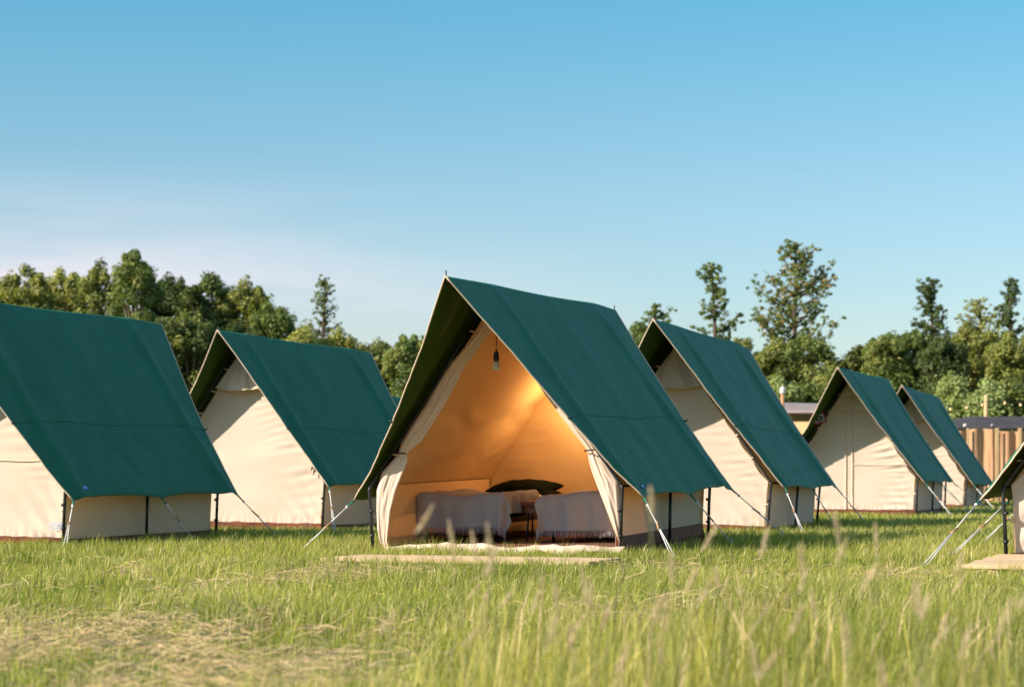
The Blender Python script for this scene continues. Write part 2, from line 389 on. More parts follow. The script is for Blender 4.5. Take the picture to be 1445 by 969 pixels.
    for s in (-1, 1):
        for (gx, gy), v in gl:
            a = Vector(fly(s, 1, v)); b = Vector((s*gx, gy, -.02)); d = (b-a).normalized()
            sid = d.cross(Vector((0, 0, 1))).normalized()
            k1 = a+d*.09; k2 = a+(b-a)*.46
            MB().tube([a-d*.01, k1], [.010, .006], 6).build('eave_strap', M['seam'], root)
            g = MB().tube([k1, k2], .0055, 6)
            g.tube([k2-sid*.003, b-sid*.016], .0042, 6).tube([k2+sid*.003, b+sid*.016], .0042, 6)
            g.lathe(k1, [(.004, -.014), (.013, -.006), (.013, .006), (.004, .014)], 8)
            go = g.build('guy_line', M['rope'], root)
            so = MB().tube([k2-d*.05-sid*.010, k2+d*.05+sid*.010], [.009, .009], 6).build('rope_slider', M['slider'], go)
            MB().tube([b+Vector((0, 0, .05)), b-d*.0+Vector((0, 0, -.10))], .006, 6).build('peg', M['steel'], go)
    # maker's label on the right eave
    if ft != 'open' and T['seed'] != 1: pass
    if T['seed'] in (1, 3):
        q = Vector(fly(1, .955, .10)); q2 = Vector(fly(1, .955, .13)); q3 = Vector(fly(1, .93, .10))
        ex = (q2-q); ey = (q3-q).normalized(); exn = ex.normalized(); nn = exn.cross(ey).normalized()
        if nn.x < 0: nn = -nn
        w, h = (.08, .045) if T['seed'] == 1 else (.055, .03)
        o_ = q+nn*.006
        lb = MB().add([o_-exn*w/2-ey*h/2, o_+exn*w/2-ey*h/2, o_+exn*w/2+ey*h/2, o_-exn*w/2+ey*h/2,
                       o_-exn*w/2-ey*h/2-nn*.003, o_+exn*w/2-ey*h/2-nn*.003, o_+exn*w/2+ey*h/2-nn*.003, o_-exn*w/2+ey*h/2-nn*.003],
                      [(0, 1, 2, 3), (0, 4, 5, 1), (1, 5, 6, 2), (2, 6, 7, 3), (3, 7, 4, 0)]).build('logo_tag', M['label'], fs, smooth=False)
        text('tag_lettering', 'ESVO', .03, M['white'], lb, Matrix((exn, ey, nn)).transposed().to_4x4(), o_+nn*.002)
    if T['seed'] == 1:
        # blue print at the foot of the front wall
        c = Vector((1.0, .02, .165)); pr = MB()
        for (cc, dd) in (((0, 0, .026), (.155, .003, .005)), ((0, 0, -.026), (.155, .003, .005)), ((-.076, 0, 0), (.005, .003, .05)), ((.076, 0, 0), (.005, .003, .05))):
            pr.box(c+Vector(cc), dd)
        po = pr.build('printed_frame', M['print'], root, smooth=False)
        text('print_lettering', 'ESVO', .045, M['print'], po, Matrix(((1, 0, 0), (0, 0, -1), (0, 1, 0))).to_4x4(), c)
    return root, gable
def text(name, s, size, m, parent, rot, loc):
    cu = bpy.data.curves.new(name, 'FONT'); cu.body = s; cu.size = size; cu.align_x = 'CENTER'; cu.align_y = 'CENTER'; cu.extrude = .0006
    tmp = bpy.data.objects.new(name, cu); col.objects.link(tmp)
    dg = bpy.context.evaluated_depsgraph_get(); me = bpy.data.meshes.new_from_object(tmp.evaluated_get(dg))
    bpy.data.objects.remove(tmp)
    me.materials.clear(); me.materials.append(m)
    o = bpy.data.objects.new(name, me); col.objects.link(o); o.parent = parent
    o.matrix_local = Matrix.Translation(loc) @ rot
    return o
TENTS[0]['gl'] = [((1.72, -.42), 0), ((1.65, 1.85), .5), ((1.68, 3.85), 1)]
TENTS[1]['gl'] = [((1.66, -.9), 0), ((1.58, 1.6), .5), ((1.56, 3.4), 1)]
TENTS[2]['gl'] = [((1.78, -.9), 0), ((1.68, 1.85), .5), ((1.7, 3.8), 1)]
TENTS[6]['gl'] = [((1.6, -1.35), 0), ((1.7, .7), .5), ((1.88, 3.9), 1)]
tents = [make_tent(T) for T in TENTS]
main = tents[0][0]

# ---- open tent: curtains, sill, floor (parts of it)
def curtain(s, rows, seed):
    """rows: z, outer x, inner x, belly (how far it bulges forward)"""
    zz = [r_[0] for r_ in rows]
    def f(u, v):
        z = zz[0]+(zz[-1]-zz[0])*v
        xo = np.interp(-z, [-q for q in zz], [r_[1] for r_ in rows]); xi = np.interp(-z, [-q for q in zz], [r_[2] for r_ in rows])
        be = np.interp(-z, [-q for q in zz], [r_[3] for r_ in rows])
        x = xo+(xi-xo)*u
        nf = 1.3
        fold = math.sin(u*nf*2*math.pi+1.3*wr(z*1.5, seed, u)+seed)*be*.20+.014*wr(u*8, z*5, seed)
        roll = be*math.sin(math.pi*u)**.7
        if u > .8: roll -= .04*(u-.8)/.2*-1*min(1, be*20)
        return (s*x, -.005-roll-fold*math.sin(math.pi*min(1, u*1.15)), z)
    o = MB().grid(f, 70, 160).build('door_curtain', M['canvas2'], main)
    return o
LR = [(2.07, .02, .00, .0), (1.90, .15, .007, .03), (1.628, .40, .236, .04), (1.45, .53, .335, .045), (1.274, .64, .444, .05), (1.12, .76, .555, .05), (.97, .86, .665, .045), (.88, .895, .79, .03), (.855, .90, .812, .028),
      (.80, .96, .795, .045), (.70, 1.06, .84, .06), (.54, 1.11, .91, .065), (.36, 1.115, .965, .06), (.20, 1.11, .99, .05), (.10, 1.09, 1.005, .045), (.02, 1.07, .985, .05)]
RR = [(2.07, .02, .00, .0), (1.90, .17, .12, .03), (1.60, .42, .33, .035), (1.35, .60, .49, .04), (1.10, .78, .68, .04), (.95, .89, .80, .03), (.87, .94, .862, .028),
      (.80, .99, .872, .04), (.70, 1.06, .90, .055), (.60, 1.13, .937, .06), (.36, 1.15, 1.03, .06), (.20, 1.155, 1.09, .05), (.10, 1.155, 1.13, .04), (.02, 1.15, 1.12, .03)]
curtain(-1, LR, .4); curtain(1, RR, 2.1)
for s, x, z in ((-1, .855, .865), (1, .90, .868)):
    MB().tube([(s*(x-.055), -.06, z), (s*x, -.09, z+.004), (s*(x+.05), -.05, z+.01), (s*(x+.09), -.03, z+.02)], .007, 6).build('curtain_tie', M['ties'], main)
def sill(u, v):
    x = -1.05+2.24*u
    w = .05+.03*wr(x*2.2, 0, 4)+.05*math.exp(-((x-.75)/.3)**2)
    return (x, -.02-w*2.2*v+.03*wr(x*1.5, 3, 1)-.06*math.sin(u*math.pi), .045+.028*math.sin(math.pi*v)+.045*wr(x*3, v*1.5, 7)+.012*wr(x*11, v*3, 2)-.03*v)
MB().grid(sill, 160, 14).build('door_sill', M['canvas2'], main)
def floor_(u, v): return (-1.12+2.24*u, -.04+(LN-.02)*v, .022+.004*wr(u*9, v*9, 3))
MB().grid(floor_, 30, 30).build('groundsheet', M['mud'], main)
for s in (-1, 1):      # the tall inner edge of the groundsheet, turned up against the canvas
    MB().grid(lambda u, v: (s*(1.115-.01*v), .03+(LN-.06)*u, .02+.11*v), 30, 3).build('groundsheet_edge', M['mud'], main)
# local frame of the open tent for things standing in it
def inside(x, y, z=0): return main.matrix_basis @ Vector((x, y, z))
MR = -R(19.8)
bpy.context.view_layer.update()
def place(name, x, y, z=.03, rot=0):
    q = inside(x, y, z); o = empty(name, q); o.rotation_mode = 'YXZ'
    o.rotation_euler = (R(1.06), R(-.54), MR+rot); return o
rg = MB().grid(lambda u, v: (-.95+1.95*u, .15+2.5*v, .034+.003*wr(u*8, v*8, 1)), 40, 50).build('rug', M['rug'], None)
rg.location = main.location; rg.rotation_mode = 'YXZ'; rg.rotation_euler = main.rotation_euler
tag(rg, 'dark red and black striped rug on the floor between the two beds', 'rug')

def make_bed(x0, w, label):
    root = place('single_bed', x0+w/2, .90+(.10 if x0 > 0 else 0))
    tag(root, label, 'bed', 'single beds in the open tent')
    L = 1.85
    MB().box((0, L/2, .20), (w-.04, L, .05)).build('bed_frame', M['black'], root, False, .006)
    for sx in (-1, 1):
        for yy in (.06, L-.06):
            MB().tube([(sx*(w/2-.06), yy, 0), (sx*(w/2-.06), yy, .18)], .018, 8).build('leg', M['black'], root)
    def mt(u, v):
        th = 2*math.pi*u; n = 5
        c, s_ = math.cos(th), math.sin(th); k = (abs(c)**n+abs(s_)**n)**(-1/n)
        return ((w/2-.03)*c*k, L*v, .335+.09*s_*k+.006*wr(u*8, v*5, 2))
    m = MB().grid(mt, 48, 30)
    n0 = len(m.v); m.f.append(tuple(range(48))); m.f.append(tuple(range(n0-49, n0-1)))
    m.build('mattress', M['mattress'], root)
    return root
make_bed(-1.09, .83, 'left bed in the open tent, pillows at its far end')
make_bed(.115, .84, 'right bed in the open tent, partly behind the right door curtain')

def make_throw(x0, w, front, side_l, side_r, length, seed, label):
    root = place('throw_blanket', x0+w/2, .88+(.10 if x0 > 0 else 0), .03)
    tag(root, label, 'blanket', 'grey fringed throws spread over the beds')
    zt = .452
    def corner(s, t):      # s across, t along; negative t hangs over the foot
        ds = max(0, -s-w/2, s-w/2); dt = max(0, -t)
        dirx = -1 if s < 0 else 1
        bx = min(max(s, -w/2), w/2); by = max(t, 0)
        over = math.hypot(ds, dt)
        drop = max(ds, dt)+.25*min(ds, dt)
        rr = .07
        z = zt-(drop-rr*(1-math.exp(-drop/rr))*.7)
        q = rr*(1-math.exp(-drop/rr))
        ox = dirx*q*(ds/over if over else 0); oy = -q*(dt/over if over else 0)
        fold = .022*math.sin(s*17+seed+2*wr(s*2, 1, seed))*min(1, dt/.25)+.016*wr(s*5, t*2, seed)*min(1, dt/.1)
        foldx = .025*math.sin(t*24+seed+2*wr(t*3, 1, seed))*min(1, ds/.2)
        if ds > 0 and dt > 0: fold -= .05*min(ds, dt)*4*.5; foldx += .04*min(ds, dt)*3
        fold += .010*math.sin(s*31+3*wr(s*3, t*1.5, seed+6))*min(1, dt/.08)
        z += (.014*wr(s*2.5, t*2.2, seed+2)+.012*wr(s*7, t*5, seed+3))*(1 if drop == 0 else math.exp(-drop/.1))+.018*math.sin((s/w+.5)*math.pi*2+seed)*(1 if drop == 0 else math.exp(-drop/.1))
        return Vector((bx+ox+dirx*foldx*(1 if ds else 0), by+oy-abs(0)+fold*(-1 if dt else 0), max(z, -.005)))
    a0, a1 = -w/2-side_l, w/2+side_r
    cl = MB().grid(lambda u, v: corner(a0+(a1-a0)*u, -front+(length+front)*v), 110, 110).build('cloth', M['throw'], root)
    th = MB(); rr = random.Random(seed)
    n = int((a1-a0)*120)
    for i in range(n):
        s = a0+(a1-a0)*(i+.5)/n; q = corner(s, -front); q2 = q+Vector((rr.uniform(-.012, .012), rr.uniform(-.01, .005), -.055-rr.random()*.015))
        th.tube([q+Vector((0, 0, .004)), (q+q2)/2+Vector((rr.uniform(-.004, .004), 0, 0)), q2], [.0028, .003, .0022], 4)
    th.build('fringe', M['fringe'], root)
    return root
make_throw(-1.06, .80, .35, .20, .23, .95, 1.0, 'grey throw on the left bed, hanging short at the foot with loose fringe')
make_throw(.115, .84, .385, .12, .05, 1.3, 4.3, 'grey throw on the right bed, hanging almost to the floor')

def pillow(x, y, z, w, d, h, rz, tilt, label, seed):
    o = MB()
    for sg in (1, -1):
        def f(u, v, sg=sg):
            a, b = 2*u-1, 2*v-1
            k = (max(0, 1-abs(a)**2.2)*max(0, 1-abs(b)**2.2))**.45
            px_ = a*w/2*(1-.10*(1-abs(a))*0-.07*(1-b*b)*abs(a)**3); py_ = b*d/2*(1-.07*(1-a*a)*abs(b)**3)
            return (px_, py_, sg*h/2*k+.012*wr(a*2.5, b*2.5, seed+sg)*k**.5+.03*abs(a)**3*0)
        o.grid(f, 40, 30)
    ob = o.build('pillow', M['pillow'], None); ob.location = inside(x, y, z); ob.rotation_mode = 'XYZ'; ob.rotation_euler = (tilt, 0, MR+rz)
    tag(ob, label, 'pillow', 'dark olive pillows')
    return ob
pillow(-.50, 2.36, .42, .58, .44, .16, .05, R(4), 'lower dark olive pillow lying flat on the left bed', 1)
pillow(-.60, 2.48, .49, .66, .46, .17, -.12, R(7), 'upper dark olive pillow on top of the other on the left bed', 2)
pillow(.66, 2.5, .53, .66, .46, .14, .05, R(6), 'dark olive pillow on the right bed, just a corner beside the curtain', 3)
# bedside table
tb = place('side_table', -.07, 1.32); tag(tb, 'small brown wooden table on thin black legs between the two beds', 'table')
MB().lathe((0, 0, .325), [(.02, 0), (.168, 0), (.172, .006), (.178, .03), (.178, .042), (.17, .048), (.0, .048)], 32).build('table_top', M['table'], tb)
MB().lathe((0, 0, .255), [(.15, 0), (.155, .004), (.155, .070)], 32).build('apron', M['table'], tb)
for k in range(3):
    a = R(90+120*k+40); MB().tube([(.12*math.cos(a), .12*math.sin(a), .27), (.15*math.cos(a), .17*math.sin(a), 0)], .009, 8).build('leg', M['black'], tb)
# lamp
lp = empty('pendant_lamp', inside(-.014, .06, 0)); lp.rotation_euler = (0, 0, MR); tag(lp, 'bare unlit bulb in black socket hanging from the open tent ridge', 'lamp')
MB().tube([(0, 0, 2.16), (0, 0, 1.9), (.002, 0, 1.745)], .004, 6).lathe((0, 0, 1.885), [(.003, -.012), (.009, -.006), (.009, .006), (.003, .012)], 8).build('cord', M['black'], lp)
MB().lathe((0, 0, 1.655), [(.022, 0), (.025, .012), (.025, .06), (.020, .078), (.010, .086), (.006, .10)], 16).build('socket', M['black'], lp)
MB().lathe((0, 0, 1.575), [(.003, 0), (.020, .004), (.032, .018), (.035, .035), (.030, .055), (.020, .072), (.018, .085)], 16).build('bulb', M['bulb'], lp)

# second pull lamp, lit, near the back wall: its warm glow shows on the canvas beside the ridge
M['lit'] = bpy.data.materials.new('lit_bulb'); M['lit'].use_nodes = True; P = M['lit'].node_tree.nodes['Principled BSDF']; P.inputs['Emission Color'].default_value = (1, .62, .3, 1); P.inputs['Emission Strength'].default_value = 12
l2 = empty('pendant_lamp', inside(-.05, 2.45, -.22)); l2.rotation_euler = (0, 0, MR); tag(l2, 'lit warm bulb near the back wall, glowing behind the green fly edge', 'lamp')
MB().tube([(0, 0, 2.28), (0, 0, 1.9), (.002, 0, 1.745)], .004, 6).build('cord', M['black'], l2)
MB().lathe((0, 0, 1.655), [(.022, 0), (.025, .012), (.025, .06), (.020, .078), (.010, .086), (.006, .10)], 16).build('socket', M['black'], l2)
MB().lathe((0, 0, 1.575), [(.003, 0), (.020, .004), (.032, .018), (.035, .035), (.030, .055), (.020, .072), (.018, .085)], 16).build('bulb', M['lit'], l2)
pl_ = bpy.data.lights.new('bulb_light', 'POINT'); pl_.energy = 9.5; pl_.color = (1, .68, .34); pl_.shadow_soft_size = .05
plo = bpy.data.objects.new('bulb_light', pl_); col.objects.link(plo); plo.parent = l2; plo.location = (0, 0, 1.52)

# ---- framed sign hung at the side of a tent
M['red'] = mat('red_paint', (.30, .03, .05), .5); M['ivory'] = mat('pale_print', (.55, .50, .48), .7); M['ink'] = mat('black_print', (.02, .025, .02), .6)
def framed_sign():
    root = empty('framed_sign', tents[4][0].matrix_basis @ Vector((-.475, -.13, 1.53)))
    root.rotation_euler = (0, -R(17), -R(20)); tag(root, 'small red framed sign with a black oval ring, hung on a tent front', 'sign')
    w, h = .19, .145
    f = MB()
    for c, d in (((0, 0, h/2), (w+.022, .018, .024)), ((0, 0, -h/2), (w+.022, .018, .024)), ((-w/2, 0, 0), (.024, .0172, h-.022)), ((w/2, 0, 0), (.024, .0172, h-.022))): f.box(c, d)
    f.build('frame', M['red'], root, False, .002)
    p = MB().box((0, .003, 0), (w-.01, .008, h-.01)).build('panel', M['ivory'], root, False)
    for nm, ra, rb, yy, m in (('oval_ring', 1, .42, -.004, 'ink'), ('oval_centre', .36, 0, -.0045, 'ivory')):
        def ring(u, v): 
            a = u*2*math.pi; k = rb+(ra-rb)*v
            return (.062*math.cos(a)*k, yy, .038*math.sin(a)*k)
        MB().grid(ring, 40, 2).build(nm, M[m], p, False)
    MB().box((0, -.0035, -.043), (.05, .002, .006)).build('red_stroke', M['red'], p, False)
    MB().tube([(-.07, 0, .08), (0, .03, .17), (.07, 0, .08)], .003, 5).build('hanging_cord', M['ties'], root)
framed_sign()

# ---- pine decks in front of the open tent and of the tent at the right edge
def deck(x0, x1, y0, y1, T, label, z=.03, grp='pale pine decks'):
    c = T['c']; a = R(T['yaw']); mx_, my_ = (x0+x1)/2, (y0+y1)/2
    root = empty('pine_deck', (c[0]+mx_*math.cos(a)+my_*math.sin(a), c[1]-mx_*math.sin(a)+my_*math.cos(a), 0), -a)
    tag(root, label, 'deck', grp)
    n = max(2, round((y1-y0)/.145)); wd = (y1-y0)/n; rr = random.Random(n)
    b = MB()
    for k in range(n):
        b.box((rr.uniform(-.012, .012), -(y1-y0)/2+wd*(k+.5), z+.014+rr.uniform(-.002, .002)), (x1-x0, wd-.016, .028), rr.uniform(-.003, .003))
    b.build('boards', M['deck'], root, False, .003)
    for xx in (-.42, 0, .42): MB().box((xx*(x1-x0), 0, z-.03), (.06, y1-y0-.04, .056)).build('bearer', M['deck'], root, False)
deck(-.47, 1.68, -2.62, -1.80, TENTS[0], 'low pale pine deck lying in the grass before the open tent', .005)
deck(-1.16, 1.3, -2.4, -.42, TENTS[6], 'low pale pine deck at the right edge, before the partly seen tent', .03)

# ------------------------------------------------------------ ground
gm = bpy.data.materials.new('meadow_soil'); gm.use_nodes = True; t = gm.node_tree; P = t.nodes['Principled BSDF']; P.inputs['Roughness'].default_value = 1; P.inputs['Specular IOR Level'].default_value = .1
n1 = t.nodes.new('ShaderNodeTexNoise'); n1.inputs['Scale'].default_value = 1.5; n1.inputs['Detail'].default_value = 8; tcg = t.nodes.new('ShaderNodeTexCoord'); t.links.new(tcg.outputs['Object'], n1.inputs[0])
rp = t.nodes.new('ShaderNodeValToRGB'); rp.color_ramp.elements[0].color = (.07, .095, .02, 1); rp.color_ramp.elements[1].color = (.17, .17, .06, 1); rp.color_ramp.elements[0].position = .35; rp.color_ramp.elements[1].position = .7
t.links.new(n1.outputs[0], rp.inputs[0]); t.links.new(rp.outputs[0], P.inputs['Base Color'])
def gz(x, y): return (fbm(x*.35+3, y*.35)-.5)*.05*sstep(3, 8, y) - .035
def ground():
    xs = np.concatenate([np.linspace(-600, -30, 12), np.linspace(-28, 28, 150), np.linspace(30, 600, 12)])
    ys = np.concatenate([np.linspace(-300, -3, 8), np.linspace(-2, 60, 160), np.linspace(62, 200, 20), np.linspace(240, 1200, 8)])
    X, Y = np.meshgrid(xs, ys); Z = gz(X, Y); far = (np.abs(X) > 29) | (Y > 61); Z[far] = -.035
    V = np.stack([X.ravel(), Y.ravel(), Z.ravel()], 1); nx = len(xs); ny = len(ys)
    i, j = np.meshgrid(np.arange(nx-1), np.arange(ny-1)); a = (j*nx+i).ravel()
    F = np.stack([a, a+1, a+nx+1, a+nx], 1)
    o = npmesh('ground', V, F, None, gm); o.data.polygons.foreach_set('use_smooth', [True]*len(F)); tag(o, 'grassy meadow ground', None, None, 'structure')
ground()

# ------------------------------------------------------------ grass
M['grass'] = mat('grass_blades', (.1, .2, .04), .55, (1.1, 1.15, .55), .5, attr='tint', spec=.35)
M['hay'] = mat('dry_hay', (.4, .3, .15), .7, (1., .9, .7), .25, attr='tint', spec=.2)
def footprints():
    fr = []
    for T in TENTS:
        fr.append((T['c'][0], T['c'][1], R(T['yaw']), -1.13, 1.13, .03, LN-.03))
    fr.append((*TENTS[0]['c'][:2], R(TENTS[0]['yaw']), -.43, 1.63, -2.57, -1.84)); fr.append((*TENTS[6]['c'][:2], R(20), -1.16, 1.3, -2.35, -.46))
    return fr
FP = footprints()
def blades(name, x, y, h, w, lean, tint, m, zoff=0, bend=.55):
    n = len(x); az = rng.random(n)*2*np.pi; lz = rng.random(n)*2*np.pi
    # wind: blades lean a bit to the right
    lx = np.cos(lz)*lean+.12; ly = np.sin(lz)*lean
    z0 = gz(x, y)+zoff
    wx, wy = np.cos(az)*w/2, np.sin(az)*w/2
    V = np.empty((n, 5, 3), np.float32)
    V[:, 0] = np.stack([x-wx, y-wy, z0], 1); V[:, 1] = np.stack([x+wx, y+wy, z0], 1)
    mx, my, mz = x+lx*h*.28, y+ly*h*.28, z0+h*bend
    V[:, 2] = np.stack([mx+wx*.8, my+wy*.8, mz], 1); V[:, 3] = np.stack([mx-wx*.8, my-wy*.8, mz], 1)
    hh = h*np.clip(1-.35*(lx*lx+ly*ly), .3, 1)
    V[:, 4] = np.stack([x+lx*h, y+ly*h, z0+hh], 1)
    b = np.arange(n)[:, None]*5
    F4 = b+np.array([[0, 1, 2, 3]]); F3 = b+np.array([[3, 2, 4]])
    C = np.ones((n, 5, 4), np.float32); C[:, :, :3] = tint[:, None, :]
    return npmesh(name, V.reshape(-1, 3), F4, F3, m, C.reshape(-1, 4))
def scatter(ya, yb, dens, marg=1.3):
    # area of the view wedge widened on both sides
    n = int(dens*(yb-ya)*(.25*(ya+yb)+2*marg)); y = ya+(yb-ya)*rng.random(n); hw = .25*y+marg
    wmax = .25*yb+marg; x = (rng.random(n)*2-1)*wmax; k = np.abs(x) < hw
    x, y = x[k], y[k]
    ok = np.ones(len(x), bool)
    for cx, cy, a, x0, x1, y0, y1 in FP:
        lx = (x-cx)*np.cos(a)-(y-cy)*np.sin(a); ly = (x-cx)*np.sin(a)+(y-cy)*np.cos(a)
        ok &= ~((lx > x0) & (lx < x1) & (ly > y0) & (ly < y1))
    return x[ok], y[ok]
def hayness(x, y):
    """how much cut hay lies here"""
    a = sstep(.1, -1.0, x-(y-8)*.1)*sstep(10.9, 9.2, y+.9*(fbm(x*1.3, y*1.3)-.5))*sstep(.42, .60, fbm(x*1.3+20, y*.9+4)+.04)*.85
    b = sstep(.60, .72, fbm(x*1.6+50, y*.9+11))*.5*sstep(16.5, 14, y)
    return np.clip(np.maximum(a, b), 0, 1)
def tints(x, y, n):
    pal = np.array([[.11, .165, .022], [.28, .31, .045], [.47, .47, .10], [.66, .60, .21], [.70, .57, .32]])
    k = rng.random(n); f = fbm(x*.8+9, y*.5+2); k = np.clip(k*.72+(f-.5)*.75+.08, 0, .999); dry = rng.random(n) < (.09+.16*sstep(.5, .65, fbm(x*1.7, y*1.1+30))+.4*hayness(x, y))
    c = np.empty((n, 3)); idx = k*3; i0 = idx.astype(int); fr = (idx-i0)[:, None]
    c = pal[i0]*(1-fr)+pal[np.minimum(i0+1, 3)]*fr
    c[dry] = pal[4]*rng.uniform(.7, 1.2, (dry.sum(), 1)); c *= rng.uniform(.5, 1.35, (n, 1))
    return c
xs_, ys_, hs_, ws_, ls_ = [], [], [], [], []
for ya, yb, de, w in ((4.2, 6.5, 1200, .003), (6.5, 9.5, 2600, .0028), (9.5, 14, 3200, .0034), (14, 20, 2200, .0048), (20, 28, 1000, .0075), (28, 40, 380, .015), (40, 62, 90, .03)):
    x, y = scatter(ya, yb, de); n = len(x)
    base = .045+.055*fbm(x*.9, y*.9)
    tall = sstep(10.8, 7.0, y-.5*np.clip(x, -1, 2))*sstep(-.9, .9, x+.15*(y-7)*0+.6*(fbm(x*.8, y*.8+40)-.5))
    h = (base+.12*tall*fbm(x*1.5+3, y*1.5))*rng.uniform(.4, 1.5, n)
    hy = hayness(x, y); h *= 1-.45*hy
    keep = rng.random(n) > .2*hy
    x, y, h = x[keep], y[keep], h[keep]; n = len(x)
    xs_.append(x); ys_.append(y); hs_.append(h); ws_.append(np.full(n, w)*rng.uniform(.7, 1.3, n)); ls_.append(np.abs(rng.normal(.5, .35, n)))
x, y, h, w, l = map(np.concatenate, (xs_, ys_, hs_, ws_, ls_))
tag(blades('meadow_grass', x, y, h, w, l, tints(x, y, len(x)), M['grass']), 'short sunlit meadow grass over the whole field', 'grass', None, 'stuff')
# tufts standing above the sward
x, y = scatter(8.5, 24, 26); x = np.repeat(x, 16); y = np.repeat(y, 16); n = len(x)
x = x+rng.normal(0, .035, n); y = y+rng.normal(0, .035, n)
tag(blades('grass_tufts', x, y, rng.uniform(.06, .17, n)*(.7+.6*fbm(x, y)), np.full(n, .005), np.abs(rng.normal(.35, .2, n)), tints(x, y, n), M['grass']), 'taller grass tufts standing out of the short grass', 'grass', None, 'stuff')
# tall soft foreground grass
x, y = scatter(2.7, 8.2, 330, .6); n = len(x)
k = rng.random(n) < sstep(-.75, .35, x+.35*(fbm(x*1.6, y*1.6)-.5)-.05*(y-5))*sstep(.30, .62, fbm(x*2.2+5, y*1.7+8))
k |= (rng.random(n) < .25)*(y < 5.2)*(x > -.9)
x, y = x[k], y[k]; n = len(x)
lim = np.clip(.69-.62-.0*y, .05, 1)
h = rng.uniform(.22, .46, n)*np.where(y < 5, .95, 1)
tag(blades('tall_grass', x, y, h, rng.uniform(.0035, .006, n), np.abs(rng.normal(.28, .15, n)), tints(x, y, n)*np.array([1.15, 1.0, 1.1]), M['grass']), 'tall soft uncut grass close to the camera at lower right', 'grass', None, 'stuff')
# cut hay lying on the sward
def hay():
    x, y = scatter(5.5, 17, 2000); hy = hayness(x, y); k = rng.random(len(x)) < hy*.40+.012; x, y = x[k], y[k]; n = len(x)
    az = rng.normal(0.25, .7, n); L = rng.uniform(.03, .15, n)*rng.uniform(.6, 1.4, n); z = gz(x, y)+rng.uniform(.015, .085, n)
    dx, dy = np.cos(az)*L/2, np.sin(az)*L/2; dz = rng.normal(0, .16, n)*L; w = .0013+.0010*(y/12)
    V = np.empty((n, 6, 3)); bow = rng.uniform(0, .14, n)*L
    for i, t_ in enumerate((-1, 0, 1)):
        for j, s in enumerate((-1, 1)):
            V[:, i*2+j] = np.stack([x+dx*t_-dy/L*w*s, y+dy*t_+dx/L*w*s, np.maximum(z+dz*t_+bow*(1-abs(t_)), gz(x, y)+.01)+s*w*.6], 1)
    b = np.arange(n)[:, None]*6; F = np.concatenate([b+np.array([[0, 1, 3, 2]]), b+np.array([[2, 3, 5, 4]])])
    c = np.array([[.50, .37, .19]])*rng.uniform(.55, 1.35, (n, 1))*np.stack([np.ones(n), rng.uniform(.9, 1.08, n), rng.uniform(.75, 1.2, n)], 1)
    C = np.ones((n, 6, 4)); C[:, :, :3] = c[:, None]
    tag(npmesh('cut_hay', V.reshape(-1, 3), F, None, M['hay'], C.reshape(-1, 4)), 'pale cut hay lying over the grass in the left foreground', 'hay', None, 'stuff')
hay()
# seeding stalks
def stalks():
    rr = random.Random(4); mb = MB(); pl = []
    spec = [(608, 716, 4.6), (634, 737, 5.0), (666, 752, 4.8), (688, 741, 4.4), (700, 775, 5), (918, 688, 4.3), (946, 780, 5), (1012, 740, 5.2), (1085, 740, 5), (1130, 770, 4.6), (1178, 722, 5), (1195, 760, 5),
            (1235, 738, 5.4), (1240, 790, 4.6), (860, 850, 5), (930, 845, 4.7), (985, 800, 5), (1060, 905, 3.6), (1010, 800, 5.4), (1360, 780, 5), (1370, 880, 4.2), (560, 860, 4.6), (820, 800, 5.2), (1290, 820, 5), (725, 830, 5.4), (1140, 800, 5.4)]
    for i in range(34):
        px = rr.uniform(640, 1460); spec.append((px, rr.uniform(800, 930), rr.uniform(3.8, 7.5)))
    for px, py, Y in spec:
        X = (px-722.5)/3000*Y; Z = CH+(665-py)/3000*Y; lx = rr.uniform(-.05, .10); ly = rr.uniform(-.04, .04)
        p0 = Vector((X-lx*1.5, Y-ly, -.04)); p1 = Vector((X, Y, Z)); mid = p0.lerp(p1, .55)+Vector((lx*-.25, 0, .0))
        mb.tube([p0, mid, p0.lerp(p1, .8), p1], [.0016, .0014, .001, .0007], 4)
        # plume of small spikelets
        L = rr.uniform(.055, .10); d = (p1-mid).normalized()
        if lx > 0: d = (d+Vector((.25, 0, 0))).normalized()
        for k in range(70):
            t_ = rr.random(); c = p1-d*L*(1-t_); ra = .0075*math.sin(math.pi*min(1, t_*1.0+.08))**.7+.001
            a = rr.uniform(0, 6.28); o_ = Vector((math.cos(a)*ra, math.sin(a)*ra, 0)); q0 = c+o_*.3; q1 = c+o_+d*.009
            sd_ = Vector((-math.sin(a), math.cos(a), 0))*.0018
            pl.append((q0-sd_, q0+sd_, q1+sd_*.4, q1-sd_*.4))
    n = len(pl); V = np.array([[tuple(v) for v in q] for q in pl]).reshape(-1, 3); F = np.arange(n*4).reshape(-1, 4)
    Vs = np.array(mb.v); C1 = np.tile([.30, .30, .12, 1], (len(Vs), 1)); C2 = np.repeat(np.array([[.72, .58, .38, 1]])*np.random.default_rng(2).uniform(.75, 1.2, (n, 1)), 4, 0)
    F4 = [f for f in mb.f if len(f) == 4]
    tag(npmesh('seeding_stalks', np.concatenate([Vs, V]), np.concatenate([np.array(F4), F+len(Vs)]), None, M['hay'], np.concatenate([C1, C2])), 'blurred seeding grass stalks rising in the near foreground', 'grass', None, 'stuff')
stalks()

